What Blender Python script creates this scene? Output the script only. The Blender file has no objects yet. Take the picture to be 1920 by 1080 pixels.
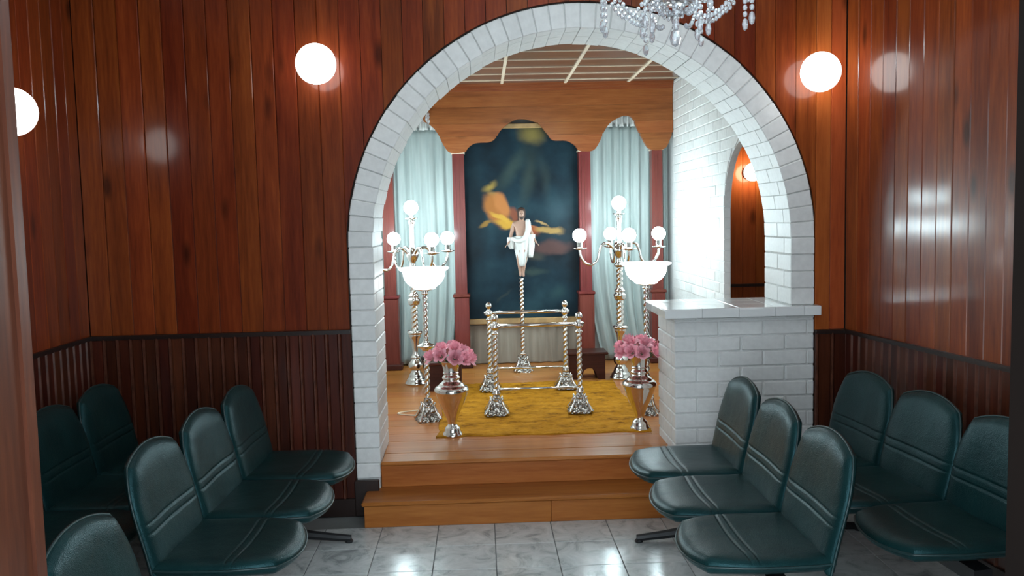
import bpy, bmesh, math, random
from mathutils import Vector, Matrix, noise
random.seed(7)
PI = math.pi
SC = bpy.context.scene
COL = SC.collection

# ------------------------------------------------------------------ camera, world, exposure
FPX, PITCH, YAW, ROLL, CAMH = 1620.0, math.radians(4.68), math.radians(1.98), math.radians(-1.27), 1.64
cp, sp, cy, sy, cr, sr = math.cos(PITCH), math.sin(PITCH), math.cos(YAW), math.sin(YAW), math.cos(ROLL), math.sin(ROLL)
fw = Vector((sy*cp, cy*cp, -sp)); rt = Vector((cy, -sy, 0)); up = rt.cross(fw)
r2 = cr*rt + sr*up; u2 = -sr*rt + cr*up
cam = bpy.data.cameras.new('camera'); cam.sensor_width = 36.0; cam.lens = FPX/1920*36; cam.clip_start = 0.05; cam.clip_end = 60
camo = bpy.data.objects.new('camera', cam); COL.objects.link(camo)
m = Matrix.Identity(4)
for i in range(3):
    m[i][0] = r2[i]; m[i][1] = u2[i]; m[i][2] = -fw[i]
m[2][3] = CAMH
camo.matrix_world = m
SC.camera = camo
w = bpy.data.worlds.new('world'); SC.world = w; w.use_nodes = True
w.node_tree.nodes['Background'].inputs[0].default_value = (0.80, 0.92, 1.0, 1)
w.node_tree.nodes['Background'].inputs[1].default_value = 5.0
SC.view_settings.view_transform = 'Standard'; SC.view_settings.look = 'None'
SC.view_settings.gamma = 1.0; SC.view_settings.use_curve_mapping = False
SC.view_settings.exposure = 0.0

# lamp strengths (each belongs to a lamp built below)
E_GLOBE, E_BULB, E_BOWL, E_CHAND = 6.5, 85.0, 16.0, 130.0

# ------------------------------------------------------------------ materials
def mat(name):
    mm = bpy.data.materials.new(name); mm.use_nodes = True
    nt = mm.node_tree; return mm, nt, nt.nodes['Principled BSDF']
def nd(nt, typ, **kw):
    n = nt.nodes.new(typ)
    for k, v in kw.items():
        if k.startswith('i_'):
            key = k[2:]
            n.inputs[int(key) if key.isdigit() else key].default_value = v
        else: setattr(n, k, v)
    return n
def ramp(nt, fac, stops):
    r = nd(nt, 'ShaderNodeValToRGB'); e = r.color_ramp.elements
    while len(e) < len(stops): e.new(0.5)
    for el, (p, c) in zip(e, stops):
        el.position = p; el.color = (*c, 1) if len(c) == 3 else c
    nt.links.new(fac, r.inputs[0]); return r.outputs[0]
def mixc(nt, fac, a, b, mode='MIX'):
    n = nd(nt, 'ShaderNodeMix', data_type='RGBA', blend_type=mode)
    for sock, v in ((n.inputs[0], fac), (n.inputs[6], a), (n.inputs[7], b)):
        if hasattr(v, 'is_linked'): nt.links.new(v, sock)
        elif isinstance(v, (int, float)): sock.default_value = v
        else: sock.default_value = (*v, 1)
    return n.outputs[2]
def mth(nt, op, a, b=None, c=None):
    n = nd(nt, 'ShaderNodeMath', operation=op)
    for i, v in enumerate((a, b, c)):
        if v is None: continue
        if hasattr(v, 'is_linked'): nt.links.new(v, n.inputs[i])
        else: n.inputs[i].default_value = v
    return n.outputs[0]
def coords(nt, scale=(1, 1, 1), rnd=0.0):
    tc = nd(nt, 'ShaderNodeTexCoord'); mp = nd(nt, 'ShaderNodeMapping'); mp.inputs['Scale'].default_value = scale
    src = tc.outputs['Object']
    if rnd:
        oi = nd(nt, 'ShaderNodeObjectInfo'); k = mth(nt, 'MULTIPLY', oi.outputs['Random'], rnd)
        ad = nd(nt, 'ShaderNodeVectorMath', operation='ADD'); nt.links.new(src, ad.inputs[0]); nt.links.new(k, ad.inputs[1]); src = ad.outputs[0]
    nt.links.new(src, mp.inputs['Vector']); return mp.outputs[0]
def bump(nt, b, h, strength=0.2, dist=0.01):
    n = nd(nt, 'ShaderNodeBump'); n.inputs['Strength'].default_value = strength; n.inputs['Distance'].default_value = dist
    nt.links.new(h, n.inputs['Height']); nt.links.new(n.outputs[0], b.inputs['Normal'])

def wood(name, dark, mid, light, axis='z', rough=0.35, coat=0.42, coat_r=0.13, knots=True, spread=0.46, spec=.12):
    mm, nt, b = mat(name)
    sc = {'z': (9, 9, .7), 'x': (.7, 9, 9), 'y': (9, .7, 9)}[axis]
    v = coords(nt, sc, 37.0)
    n1 = nd(nt, 'ShaderNodeTexNoise', i_Scale=1.6, i_Detail=5.0, i_Roughness=.6, i_Distortion=.6); nt.links.new(v, n1.inputs['Vector'])
    n2 = nd(nt, 'ShaderNodeTexNoise', i_Scale=9.0, i_Detail=3.0, i_Roughness=.6); nt.links.new(v, n2.inputs['Vector'])
    g = mth(nt, 'MULTIPLY_ADD', n2.outputs[0], .35, mth(nt, 'MULTIPLY', n1.outputs[0], .65))
    c = ramp(nt, g, [(.30, dark), (.50, mid), (.72, light)])
    oi = nd(nt, 'ShaderNodeObjectInfo')
    hs = nd(nt, 'ShaderNodeHueSaturation')
    nt.links.new(mth(nt, 'MULTIPLY_ADD', oi.outputs['Random'], spread, 1-spread/2), hs.inputs['Value'])
    r5 = mth(nt, 'FRACT', mth(nt, 'MULTIPLY', oi.outputs['Random'], 7.31))
    nt.links.new(mth(nt, 'MULTIPLY_ADD', r5, .014, .494), hs.inputs['Hue'])
    nt.links.new(c, hs.inputs['Color']); col = hs.outputs[0]
    if knots:
        vk = coords(nt, {'z': (5, 5, 1.7), 'x': (1.7, 5, 5), 'y': (5, 1.7, 5)}[axis], 11.0)
        vo = nd(nt, 'ShaderNodeTexVoronoi', i_Scale=1.0); nt.links.new(vk, vo.inputs['Vector'])
        kf = ramp(nt, vo.outputs['Distance'], [(.06, (1, 1, 1)), (.16, (0, 0, 0))])
        col = mixc(nt, mth(nt, 'MULTIPLY', kf, .75), col, tuple(x*.22 for x in dark))
    nt.links.new(col, b.inputs['Base Color'])
    b.inputs['Roughness'].default_value = rough; b.inputs['Coat Weight'].default_value = coat; b.inputs['Coat Roughness'].default_value = coat_r; b.inputs['Specular IOR Level'].default_value = spec
    bump(nt, b, g, .06, .004)
    return mm
def plain(name, col, rough=.5, metal=0.0, nscale=0, namp=.12, bmp=0.0, coat=0.0, spread=0.0, spec=None):
    mm, nt, b = mat(name); b.inputs['Roughness'].default_value = rough; b.inputs['Metallic'].default_value = metal; b.inputs['Coat Weight'].default_value = coat
    if spec is not None: b.inputs['Specular IOR Level'].default_value = spec
    sock = None
    n = nd(nt, 'ShaderNodeTexNoise', i_Scale=float(nscale or 6), i_Detail=4.0); nt.links.new(coords(nt), n.inputs['Vector'])
    c = ramp(nt, n.outputs[0], [(.3, tuple(x*(1-namp) for x in col)), (.7, tuple(min(1, x*(1+namp)) for x in col))])
    if spread:
        oi = nd(nt, 'ShaderNodeObjectInfo'); hs = nd(nt, 'ShaderNodeHueSaturation')
        nt.links.new(mth(nt, 'MULTIPLY_ADD', oi.outputs['Random'], spread, 1-spread/2), hs.inputs['Value']); nt.links.new(c, hs.inputs['Color']); c = hs.outputs[0]
    nt.links.new(c, b.inputs['Base Color'])
    if bmp: bump(nt, b, n.outputs[0], bmp, .01)
    return mm
def glow(name, col, strength):
    mm, nt, b = mat(name); b.inputs['Base Color'].default_value = (.9, .9, .9, 1); b.inputs['Roughness'].default_value = .25
    b.inputs['Emission Color'].default_value = (*col, 1); b.inputs['Emission Strength'].default_value = strength
    return mm

M = {}
M['wall_wood'] = wood('varnished_cedar', (.095, .014, .0040), (.19, .033, .008), (.29, .062, .013))
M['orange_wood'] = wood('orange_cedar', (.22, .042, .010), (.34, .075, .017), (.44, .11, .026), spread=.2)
M['wainscot'] = wood('dark_wainscot', (.030, .0075, .0050), (.062, .0135, .007), (.10, .023, .0105), knots=False, rough=.36, coat=.4, coat_r=.25, spread=.6)
M['bead_wood'] = plain('paler_bead_wood', (.105, .036, .022), .35, nscale=20, namp=.35, spec=.3)  # bead faces, a paler brown than the rest of the slat
M['cap'] = plain('dark_cap_rail', (.018, .008, .006), .35)
M['jamb'] = wood('door_jamb_wood', (.030, .010, .006), (.065, .021, .010), (.11, .036, .015), knots=False, rough=.4, coat=.18, coat_r=.25)
M['jamb_dark'] = plain('dark_jamb', (.007, .004, .003), .8, spec=.1)
M['gap'] = plain('dark_gap', (.012, .006, .004), .8)
M['brick'] = plain('white_painted_brick', (.74, .75, .74), .5, nscale=30, namp=.05, bmp=.15, spread=.10)
M['mortar'] = plain('white_mortar', (.66, .67, .66), .7, nscale=40, namp=.06, bmp=.3)
M['joint'] = plain('grey_mortar_joint', (.56, .57, .56), .8, nscale=40)  # grey mortar backing between the arch bricks
M['plaster'] = plain('plaster', (.60, .60, .58), .8)
M['platform'] = wood('platform_wood', (.36, .115, .026), (.47, .170, .042), (.57, .23, .066), axis='x', rough=.35, coat=.28, coat_r=.16, knots=False, spread=.16)
M['riser'] = wood('riser_wood', (.26, .064, .013), (.36, .105, .024), (.46, .155, .040), axis='x', rough=.4, coat=.15, coat_r=.25, knots=False, spread=.14)
M['valance'] = wood('valance_wood', (.16, .040, .013), (.27, .078, .024), (.37, .13, .042), axis='x', rough=.35, coat=.2, coat_r=.2, spread=.3)
M['pilaster'] = wood('red_pilaster_wood', (.10, .018, .014), (.15, .030, .024), (.19, .042, .034), rough=.4, coat=.25, knots=False, spread=.12)
M['dark_red'] = wood('dark_red_wood', (.035, .010, .008), (.060, .016, .012), (.09, .024, .017), axis='x', rough=.4, coat=.2, knots=False)
M['ceil_panel'] = wood('ceiling_panel', (.085, .045, .03), (.13, .072, .048), (.18, .10, .068), axis='x', rough=.3, coat=.6, coat_r=.15, knots=False, spread=.25)
M['batten'] = plain('cream_batten', (.66, .55, .42), .45)
M['gold'] = plain('gold_wood', (.36, .22, .09), .4, nscale=12, namp=.25)
M['chrome'] = plain('polished_silver', (.80, .78, .75), .12, 1.0, nscale=25, namp=.06)
M['rope'] = plain('worn_silver', (.72, .68, .63), .2, 1.0, nscale=40, namp=.2)
M['black'] = plain('black_metal', (.012, .013, .015), .4)
M['steel'] = plain('grey_steel', (.33, .35, .37), .35, .9)
M['bead'] = None
M['cream'] = plain('cream_plastic', (.75, .68, .52), .5)
M['pot'] = plain('dark_pot', (.02, .018, .018), .4)
M['leaf'] = plain('green_leaf', (.10, .20, .09), .5, nscale=20, namp=.4)
M['stem'] = plain('green_stem', (.06, .13, .04), .6)
M['rose'] = plain('pink_petals', (.92, .42, .50), .6, nscale=18, namp=.12, spread=.30)
M['robe'] = plain('white_robe', (.62, .62, .60), .6, nscale=10, namp=.05)
M['skin'] = plain('painted_skin', (.36, .21, .15), .5, nscale=14, namp=.12)
M['hair'] = plain('dark_hair', (.045, .022, .015), .55)
M['top_tile'] = plain('white_glazed_tile', (.78, .80, .80), .12, nscale=8, namp=.03, spread=.05)
M['globe'] = glow('lit_globe_glass', (1.0, .99, .97), E_GLOBE)
M['globe_warm'] = glow('warm_globe_glass', (1.0, .86, .66), E_GLOBE*4)
M['bulb'] = glow('lit_bulb_glass', (.74, .94, 1.0), E_BULB)
M['bowl'] = glow('lit_bowl_glass', (.88, .98, 1.0), E_BOWL)
M['candle'] = glow('candle_bulb_glass', (.80, .93, 1.0), E_CHAND)
M['bowl_rim'] = glow('lit_glass_rim', (.90, .98, 1.0), 1.2)

def crystal():
    mm, nt, b = mat('cut_crystal'); b.inputs['Base Color'].default_value = (.93, .96, 1, 1); b.inputs['Roughness'].default_value = .04
    b.inputs['Transmission Weight'].default_value = .75; b.inputs['IOR'].default_value = 1.6
    return mm
M['bead'] = crystal()
def vinyl():
    mm, nt, b = mat('teal_vinyl')
    v = coords(nt, (1, 1, 1), 5.0)
    n = nd(nt, 'ShaderNodeTexNoise', i_Scale=7.0, i_Detail=3.0); nt.links.new(v, n.inputs['Vector'])
    f = nd(nt, 'ShaderNodeTexVoronoi', i_Scale=260.0); nt.links.new(v, f.inputs['Vector'])
    c = ramp(nt, n.outputs[0], [(.3, (.0048, .021, .0225)), (.7, (.0075, .032, .033))])
    nt.links.new(c, b.inputs['Base Color']); b.inputs['Roughness'].default_value = .31; b.inputs['Specular Tint'].default_value = (.42, .88, 1, 1); b.inputs['Specular IOR Level'].default_value = .28
    h = mth(nt, 'MULTIPLY_ADD', f.outputs['Distance'], .12, n.outputs[0])
    bump(nt, b, h, .40, .012); return mm
M['vinyl'] = vinyl()
M['piping'] = plain('teal_piping', (.010, .034, .036), .4)
def tile_mat():
    mm, nt, b = mat('grey_marbled_tile')
    v = coords(nt, (1, 1, 1), 23.0)
    n = nd(nt, 'ShaderNodeTexNoise', i_Scale=7.0, i_Detail=8.0, i_Roughness=.68, i_Distortion=1.2); nt.links.new(v, n.inputs['Vector'])
    c = ramp(nt, n.outputs[0], [(.32, (.30, .33, .335)), (.47, (.54, .575, .575)), (.66, (.68, .71, .705))])
    nt.links.new(c, b.inputs['Base Color']); b.inputs['Roughness'].default_value = .16
    n3 = nd(nt, 'ShaderNodeTexNoise', i_Scale=14.0, i_Detail=2.0); nt.links.new(v, n3.inputs['Vector']); bump(nt, b, n3.outputs[0], .03, .01)
    return mm
M['tile'] = tile_mat()
M['grout'] = plain('grout', (.17, .18, .18), .8)
def cloth_mat(name, a, bcol, tr=.0):
    mm, nt, b = mat(name)
    n = nd(nt, 'ShaderNodeTexNoise', i_Scale=3.0, i_Detail=3.0); nt.links.new(coords(nt, (6, 6, .6)), n.inputs['Vector'])
    c = ramp(nt, n.outputs[0], [(.3, a), (.7, bcol)]); nt.links.new(c, b.inputs['Base Color'])
    b.inputs['Roughness'].default_value = .55; b.inputs['Sheen Weight'].default_value = .2
    return mm
M['curtain'] = cloth_mat('pale_satin_curtain', (.29, .345, .335), (.40, .455, .44))
M['skirt'] = cloth_mat('cream_cloth', (.22, .18, .14), (.30, .26, .21))
def rug_mat():
    mm, nt, b = mat('mustard_shag')
    n = nd(nt, 'ShaderNodeTexNoise', i_Scale=5.0, i_Detail=6.0, i_Roughness=.7); nt.links.new(coords(nt, (1, 2.6, 1)), n.inputs['Vector'])
    c = ramp(nt, n.outputs[0], [(.32, (.16, .062, .005)), (.47, (.43, .185, .011)), (.66, (.60, .28, .022))])
    nt.links.new(c, b.inputs['Base Color']); b.inputs['Roughness'].default_value = .9; b.inputs['Specular IOR Level'].default_value = .1
    n2 = nd(nt, 'ShaderNodeTexNoise', i_Scale=160.0, i_Detail=2.0); nt.links.new(coords(nt, (1, 1, 1)), n2.inputs['Vector']); bump(nt, b, n2.outputs[0], .5, .01)
    return mm
M['rug'] = rug_mat()
def ornate():
    mm, nt, b = mat('chased_silver')
    v = nd(nt, 'ShaderNodeTexVoronoi', i_Scale=55.0); nt.links.new(coords(nt), v.inputs['Vector'])
    c = ramp(nt, v.outputs['Distance'], [(.1, (.82, .80, .76)), (.7, (.20, .18, .16))]); nt.links.new(c, b.inputs['Base Color'])
    b.inputs['Metallic'].default_value = 1.0; b.inputs['Roughness'].default_value = .24
    bump(nt, b, mth(nt, 'SUBTRACT', 1.0, v.outputs['Distance']), .8, .012); return mm
M['ornate'] = ornate()
def painting_mat():
    # loose dark canvas of warm and dark patches under a patch of pale gold light
    mm, nt, b = mat('dark_oil_canvas')
    tc = nd(nt, 'ShaderNodeTexCoord'); sep = nd(nt, 'ShaderNodeSeparateXYZ')
    ns = nd(nt, 'ShaderNodeTexNoise', i_Scale=5.0, i_Detail=4.0); nt.links.new(tc.outputs['Object'], ns.inputs['Vector'])
    nt.links.new(tc.outputs['Object'], sep.inputs[0])
    X = mth(nt, 'MULTIPLY_ADD', ns.outputs[0], .10, mth(nt, 'SUBTRACT', sep.outputs[0], .05))
    n2 = nd(nt, 'ShaderNodeTexNoise', i_Scale=6.0, i_Detail=4.0); nt.links.new(coords(nt, (1, 1, 1.4)), n2.inputs['Vector'])
    Z = mth(nt, 'MULTIPLY_ADD', n2.outputs[0], .10, mth(nt, 'SUBTRACT', sep.outputs[2], .05))
    n3 = nd(nt, 'ShaderNodeTexNoise', i_Scale=2.6, i_Detail=5.0); nt.links.new(tc.outputs['Object'], n3.inputs['Vector'])
    col = ramp(nt, n3.outputs[0], [(.35, (.0035, .009, .014)), (.52, (.007, .022, .033)), (.70, (.016, .044, .058))])
    def blob(col, cx, cz, rx, rz, ang, color, amt=1.0, soft=.35):
        ca, sa = math.cos(ang), math.sin(ang)
        dx = mth(nt, 'SUBTRACT', X, cx); dz = mth(nt, 'SUBTRACT', Z, cz)
        a = mth(nt, 'DIVIDE', mth(nt, 'ADD', mth(nt, 'MULTIPLY', dx, ca), mth(nt, 'MULTIPLY', dz, sa)), rx)
        c2 = mth(nt, 'DIVIDE', mth(nt, 'SUBTRACT', mth(nt, 'MULTIPLY', dz, ca), mth(nt, 'MULTIPLY', dx, sa)), rz)
        d = mth(nt, 'SQRT', mth(nt, 'ADD', mth(nt, 'MULTIPLY', a, a), mth(nt, 'MULTIPLY', c2, c2)))
        mr = nd(nt, 'ShaderNodeMapRange', interpolation_type='SMOOTHSTEP'); nt.links.new(d, mr.inputs[0])
        mr.inputs[1].default_value = 1.0; mr.inputs[2].default_value = 1.0-soft; mr.inputs[3].default_value = 0; mr.inputs[4].default_value = amt
        return mixc(nt, mr.outputs[0], col, color)
    for args in [(.64, 1.66, .17, .12, 0, (.22, .17, .05), .9, .95), (.46, 1.36, .10, .36, -.62, (.05, .07, .05), .45, 1), (.60, 1.28, .09, .40, -.2, (.05, .07, .055), .45, 1), (.74, 1.30, .08, .34, .12, (.04, .06, .055), .35, 1), (.86, .98, .16, .16, 0, (.03, .06, .075), .7, 1), (.14, 1.05, .10, .5, .1, (.004, .012, .018), .8, 1), (.30, 1.10, .05, .12, .8, (.30, .17, .05), .8, .7), (.46, .95, .05, .10, .2, (.20, .06, .03), .9, .6), (.20, .86, .10, .03, .3, (.30, .16, .03), .8, .7), (.64, .83, .10, .015, -.5, (.40, .16, .07), .8, .7), (.70, .86, .09, .012, -.4, (.42, .26, .10), .8, .7),
                 (.30, .98, .12, .20, .55, (.32, .12, .030), 1, .5), (.36, 1.03, .08, .14, .3, (.40, .15, .045), 1, .5), (.25, 1.20, .10, .05, .5, (.36, .24, .05), .7, .9), (.42, .86, .17, .05, -.12, (.46, .25, .035), 1, .5),
                 (.33, .92, .12, .030, -.5, (.52, .30, .045), .9, .6), (.58, .80, .14, .07, -.25, (.28, .07, .025), .95, .5), (.78, .79, .17, .045, -.08, (.36, .22, .07), .95, .5), (.80, .64, .26, .09, .05, (.085, .040, .035), .9, .6),
                 (.66, .55, .12, .06, 0, (.045, .045, .035), .8, .8), (.62, .42, .20, .05, .05, (.03, .05, .045), .8, .8), (.35, .20, .12, .025, .7, (.025, .035, .035), .8, .8), (.85, .22, .12, .08, .2, (.02, .05, .055), .8, .9)]:
        col = blob(col, *args)
    nt.links.new(col, b.inputs['Base Color']); b.inputs['Roughness'].default_value = .5; b.inputs['Specular IOR Level'].default_value = .15
    return mm
M['canvas'] = painting_mat()

# ------------------------------------------------------------------ mesh helpers
def link(o, parent=None):
    COL.objects.link(o)
    if parent is not None: o.parent = parent
    return o
def obj(name, me, material=None, parent=None, loc=None, rot=None):
    o = bpy.data.objects.new(name, me)
    if material is not None and len(me.materials) == 0: me.materials.append(M[material] if isinstance(material, str) else material)
    link(o, parent)
    if loc is not None: o.location = loc
    if rot is not None: o.rotation_euler = rot
    return o
def mk(vs, fs, smooth=False, name='mesh'):
    me = bpy.data.meshes.new(name); me.from_pydata([tuple(v) for v in vs], [], fs)
    bm = bmesh.new(); bm.from_mesh(me); bmesh.ops.recalc_face_normals(bm, faces=bm.faces[:]); bm.to_mesh(me); bm.free()
    if smooth: me.polygons.foreach_set('use_smooth', [True]*len(me.polygons))
    me.update(); return me
def join(*parts):
    V, Fs = [], []
    for vs, fs in parts:
        n = len(V); V += [tuple(v) for v in vs]; Fs += [tuple(i+n for i in f) for f in fs]
    return V, Fs
def g_box(x0, x1, y0, y1, z0, z1):
    v = [(x, y, z) for x in (x0, x1) for y in (y0, y1) for z in (z0, z1)]
    return v, [(0, 1, 3, 2), (4, 6, 7, 5), (0, 4, 5, 1), (2, 3, 7, 6), (0, 2, 6, 4), (1, 5, 7, 3)]
CH = {}
def chambox(sx, sy, sz, c=.004, material=None):
    key = (round(sx, 3), round(sy, 3), round(sz, 3), c, material)
    if key in CH: return CH[key]
    bm = bmesh.new(); bmesh.ops.create_cube(bm, size=1)
    for v in bm.verts: v.co = Vector((v.co.x*sx, v.co.y*sy, v.co.z*sz))
    bmesh.ops.bevel(bm, geom=bm.edges[:], offset=c, segments=1, affect='EDGES')
    me = bpy.data.meshes.new('block'); bm.to_mesh(me); bm.free()
    if material: me.materials.append(M[material])
    CH[key] = me; return me
def cbox(name, x0, x1, y0, y1, z0, z1, material, parent=None, c=.004):
    return obj(name, chambox(x1-x0, y1-y0, z1-z0, c, material), None, parent, ((x0+x1)/2, (y0+y1)/2, (z0+z1)/2))
def g_lathe(prof, seg=24, cx=0, cy_=0, rotoff=0):
    V, Fs = [], []
    n = len(prof)
    for (r, z) in prof:
        for k in range(seg):
            a = 2*PI*k/seg+rotoff; V.append((cx+r*math.cos(a), cy_+r*math.sin(a), z))
    for i in range(n-1):
        for k in range(seg):
            k2 = (k+1) % seg; Fs.append((i*seg+k, i*seg+k2, (i+1)*seg+k2, (i+1)*seg+k))
    Fs.append(tuple(range(seg))[::-1]); Fs.append(tuple((n-1)*seg+k for k in range(seg)))
    return V, Fs
def smoothprof(pts, sub=4):
    out = []
    n = len(pts)
    for i in range(n-1):
        p0 = pts[max(i-1, 0)]; p1 = pts[i]; p2 = pts[i+1]; p3 = pts[min(i+2, n-1)]
        for s in range(sub):
            t = s/sub
            out.append(tuple(max(.0005, .5*((2*p1[j])+(-p0[j]+p2[j])*t+(2*p0[j]-5*p1[j]+4*p2[j]-p3[j])*t*t+(-p0[j]+3*p1[j]-3*p2[j]+p3[j])*t**3)) if j == 0 else
                             .5*((2*p1[j])+(-p0[j]+p2[j])*t+(2*p0[j]-5*p1[j]+4*p2[j]-p3[j])*t*t+(-p0[j]+3*p1[j]-3*p2[j]+p3[j])*t**3) for j in range(2)))
    out.append(pts[-1]); return out
def catmull(P, sub=5):
    out = []; n = len(P); P = [Vector(p) for p in P]
    for i in range(n-1):
        p0 = P[max(i-1, 0)]; p1 = P[i]; p2 = P[i+1]; p3 = P[min(i+2, n-1)]
        for s in range(sub):
            t = s/sub; out.append(.5*((2*p1)+(-p0+p2)*t+(2*p0-5*p1+4*p2-p3)*t*t+(-p0+3*p1-3*p2+p3)*t**3))
    out.append(P[-1]); return out
def g_tube(path, rad, seg=8, closed=False):
    P = [Vector(p) for p in path]; n = len(P); V, Fs = [], []
    R = rad if isinstance(rad, (list, tuple)) else [rad]*n
    prev = None
    for i in range(n):
        a = P[(i-1) % n] if (closed or i > 0) else P[i]; b = P[(i+1) % n] if (closed or i < n-1) else P[i]
        t = (b-a).normalized()
        if prev is None:
            h = Vector((0, 0, 1)) if abs(t.z) < .9 else Vector((1, 0, 0)); u = t.cross(h).normalized()
        else: u = (prev - t*prev.dot(t)).normalized()
        prev = u; v = t.cross(u)
        for k in range(seg):
            an = 2*PI*k/seg; V.append(P[i]+R[i]*(math.cos(an)*u+math.sin(an)*v))
    for i in range(n if closed else n-1):
        j = (i+1) % n
        for k in range(seg): Fs.append((i*seg+k, i*seg+(k+1) % seg, j*seg+(k+1) % seg, j*seg+k))
    if not closed: Fs.append(tuple(range(seg))[::-1]); Fs.append(tuple((n-1)*seg+k for k in range(seg)))
    return V, Fs
def g_sphere(c, r, seg=16, rings=10, sz=1.0):
    V = []; Fs = []
    for i in range(rings+1):
        ph = PI*i/rings; rr = max(r*math.sin(ph), r*.002)
        for k in range(seg): V.append((c[0]+rr*math.cos(2*PI*k/seg), c[1]+rr*math.sin(2*PI*k/seg), c[2]-r*sz*math.cos(ph)))
    for i in range(rings):
        for k in range(seg): Fs.append((i*seg+k, i*seg+(k+1) % seg, (i+1)*seg+(k+1) % seg, (i+1)*seg+k))
    return V, Fs
def g_loft(rings):
    n = len(rings[0]); V = [tuple(p) for r in rings for p in r]; Fs = []
    for i in range(len(rings)-1):
        for k in range(n): Fs.append((i*n+k, i*n+(k+1) % n, (i+1)*n+(k+1) % n, (i+1)*n+k))
    Fs.append(tuple(range(n))[::-1]); Fs.append(tuple((len(rings)-1)*n+k for k in range(n)))
    return V, Fs
def g_prism(outline, y0, y1):     # outline in x,z extruded along y
    n = len(outline); V = [(x, y0, z) for x, z in outline]+[(x, y1, z) for x, z in outline]
    return V, [tuple(range(n)), tuple(range(n, 2*n))[::-1]]+[(i, i+n, (i+1) % n+n, (i+1) % n) for i in range(n)]
def struct(o): o['kind'] = 'structure'; return o
def thing(name, label, cat, loc=(0, 0, 0), rz=0, group=None):
    o = bpy.data.objects.new(name, None); COL.objects.link(o); o.empty_display_size = .05
    o.location = loc; o.rotation_euler = (0, 0, rz); o['label'] = label; o['category'] = cat
    if group: o['group'] = group
    return o
def copy_tree(o, parent=None):
    c = o.copy(); COL.objects.link(c); c.parent = parent
    for ch in list(o.children): copy_tree(ch, c)
    return c

# ------------------------------------------------------------------ room constants
YB = 4.75            # face of the arch wall
AX, AZ, RI, RO = .565, 1.495, 1.157, 1.290   # arch centre, spring height, radii
YA = 5.20            # back of the arch wall
ZP = .29             # platform height
XL = -2.14           # left wall
ZC = 3.10            # ceiling of the front room
AL, AR, AYB, AZC = -.97, 1.73, 8.05, 2.81    # alcove left, right, back, ceiling

# ------------------------------------------------------------------ floor
fl = struct(obj('floor', mk(*g_box(-3.2, 3.2, -1.0, YB+.1, -.10, -.006)), 'grout'))
T = .30
tile_me = chambox(T-.004, T-.004, .012, .0015, 'tile')
for i in range(-8, 8):
    for j in range(0, 11):
        x = .035+T*i+T/2; y = 4.535-T*j-T/2
        if x < XL+.05 or x > 2.25: continue
        t = obj('tile', tile_me, None, fl, (x, y, -.006), (0, 0, random.choice((0, PI/2, PI, -PI/2))))

# ------------------------------------------------------------------ panelled walls
def board_mesh(w_, h, t=.018, c=.004, material='wall_wood'):
    key = ('board', round(w_, 3), round(h, 3), material)
    if key in CH: return CH[key]
    cs = [(0, 0), (w_, 0), (w_, -t+c), (w_-c, -t), (c, -t), (0, -t+c)]
    V = [(x, y, 0) for x, y in cs]+[(x, y, h) for x, y in cs]; n = 6
    me = mk(V, [tuple(range(n))[::-1], tuple(range(n, 2*n))]+[(i, (i+1) % n, (i+1) % n+n, i+n) for i in range(n)])
    me.materials.append(M[material]); CH[key] = me; return me
def slat_mesh(w_, h, t=.016, material='wainscot'):
    key = ('slat', round(w_, 3), round(h, 3))
    if key in CH: return CH[key]
    b = .016
    cs = [(0, 0), (w_, 0), (w_, -t+.004), (w_-.003, -t), (b+.006, -t), (b+.003, -t+.006), (b, -t+.002), (b*.75, -t-.006), (b*.25, -t-.006), (0, -t+.002)]
    n = len(cs); V = [(x, y, 0) for x, y in cs]+[(x, y, h) for x, y in cs]
    me = mk(V, [tuple(range(n))[::-1], tuple(range(n, 2*n))]+[(i, (i+1) % n, (i+1) % n+n, i+n) for i in range(n)])
    me.materials.append(M[material]); me.materials.append(M['bead_wood'])
    for i in range(6, 9): me.polygons[2+i].material_index = 1
    CH[key] = me; return me
def boards(parent, x0, x1, z0, z1, wd=.114, material='wall_wood', y=0.0, tilt=.006):
    n = max(1, round((x1-x0)/wd)); wd = (x1-x0)/n
    for k in range(n):
        o = obj('plank', board_mesh(wd-.0015, z1-z0, material=material), None, parent, (x0+k*wd, y, z0)); o.rotation_euler = (random.uniform(-.002, .002), 0, random.uniform(-tilt, tilt))
def wainscot(name, origin, ang, length, h, label=None):
    base = mk(*join(g_box(0, length, -.006, 0, 0, h)))
    o = struct(obj(name, base, 'wainscot', None, (origin[0], origin[1], 0), (0, 0, ang)))
    n = round(length/.072); wd = length/n
    for k in range(n):
        obj('slat', slat_mesh(wd-.001, h-.115), None, o, (k*wd, -.006, .095))
    cap = mk(*join(g_box(0, length, -.036, 0, h-.014, h), g_box(0, length, -.027, 0, h-.024, h-.014)))
    obj('cap_rail', cap, 'cap', o)
    obj('skirting', mk(*join(g_box(0, length, -.032, 0, 0, .095), g_box(0, length, -.036, 0, .088, .100))), 'cap', o)
    return o

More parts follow.
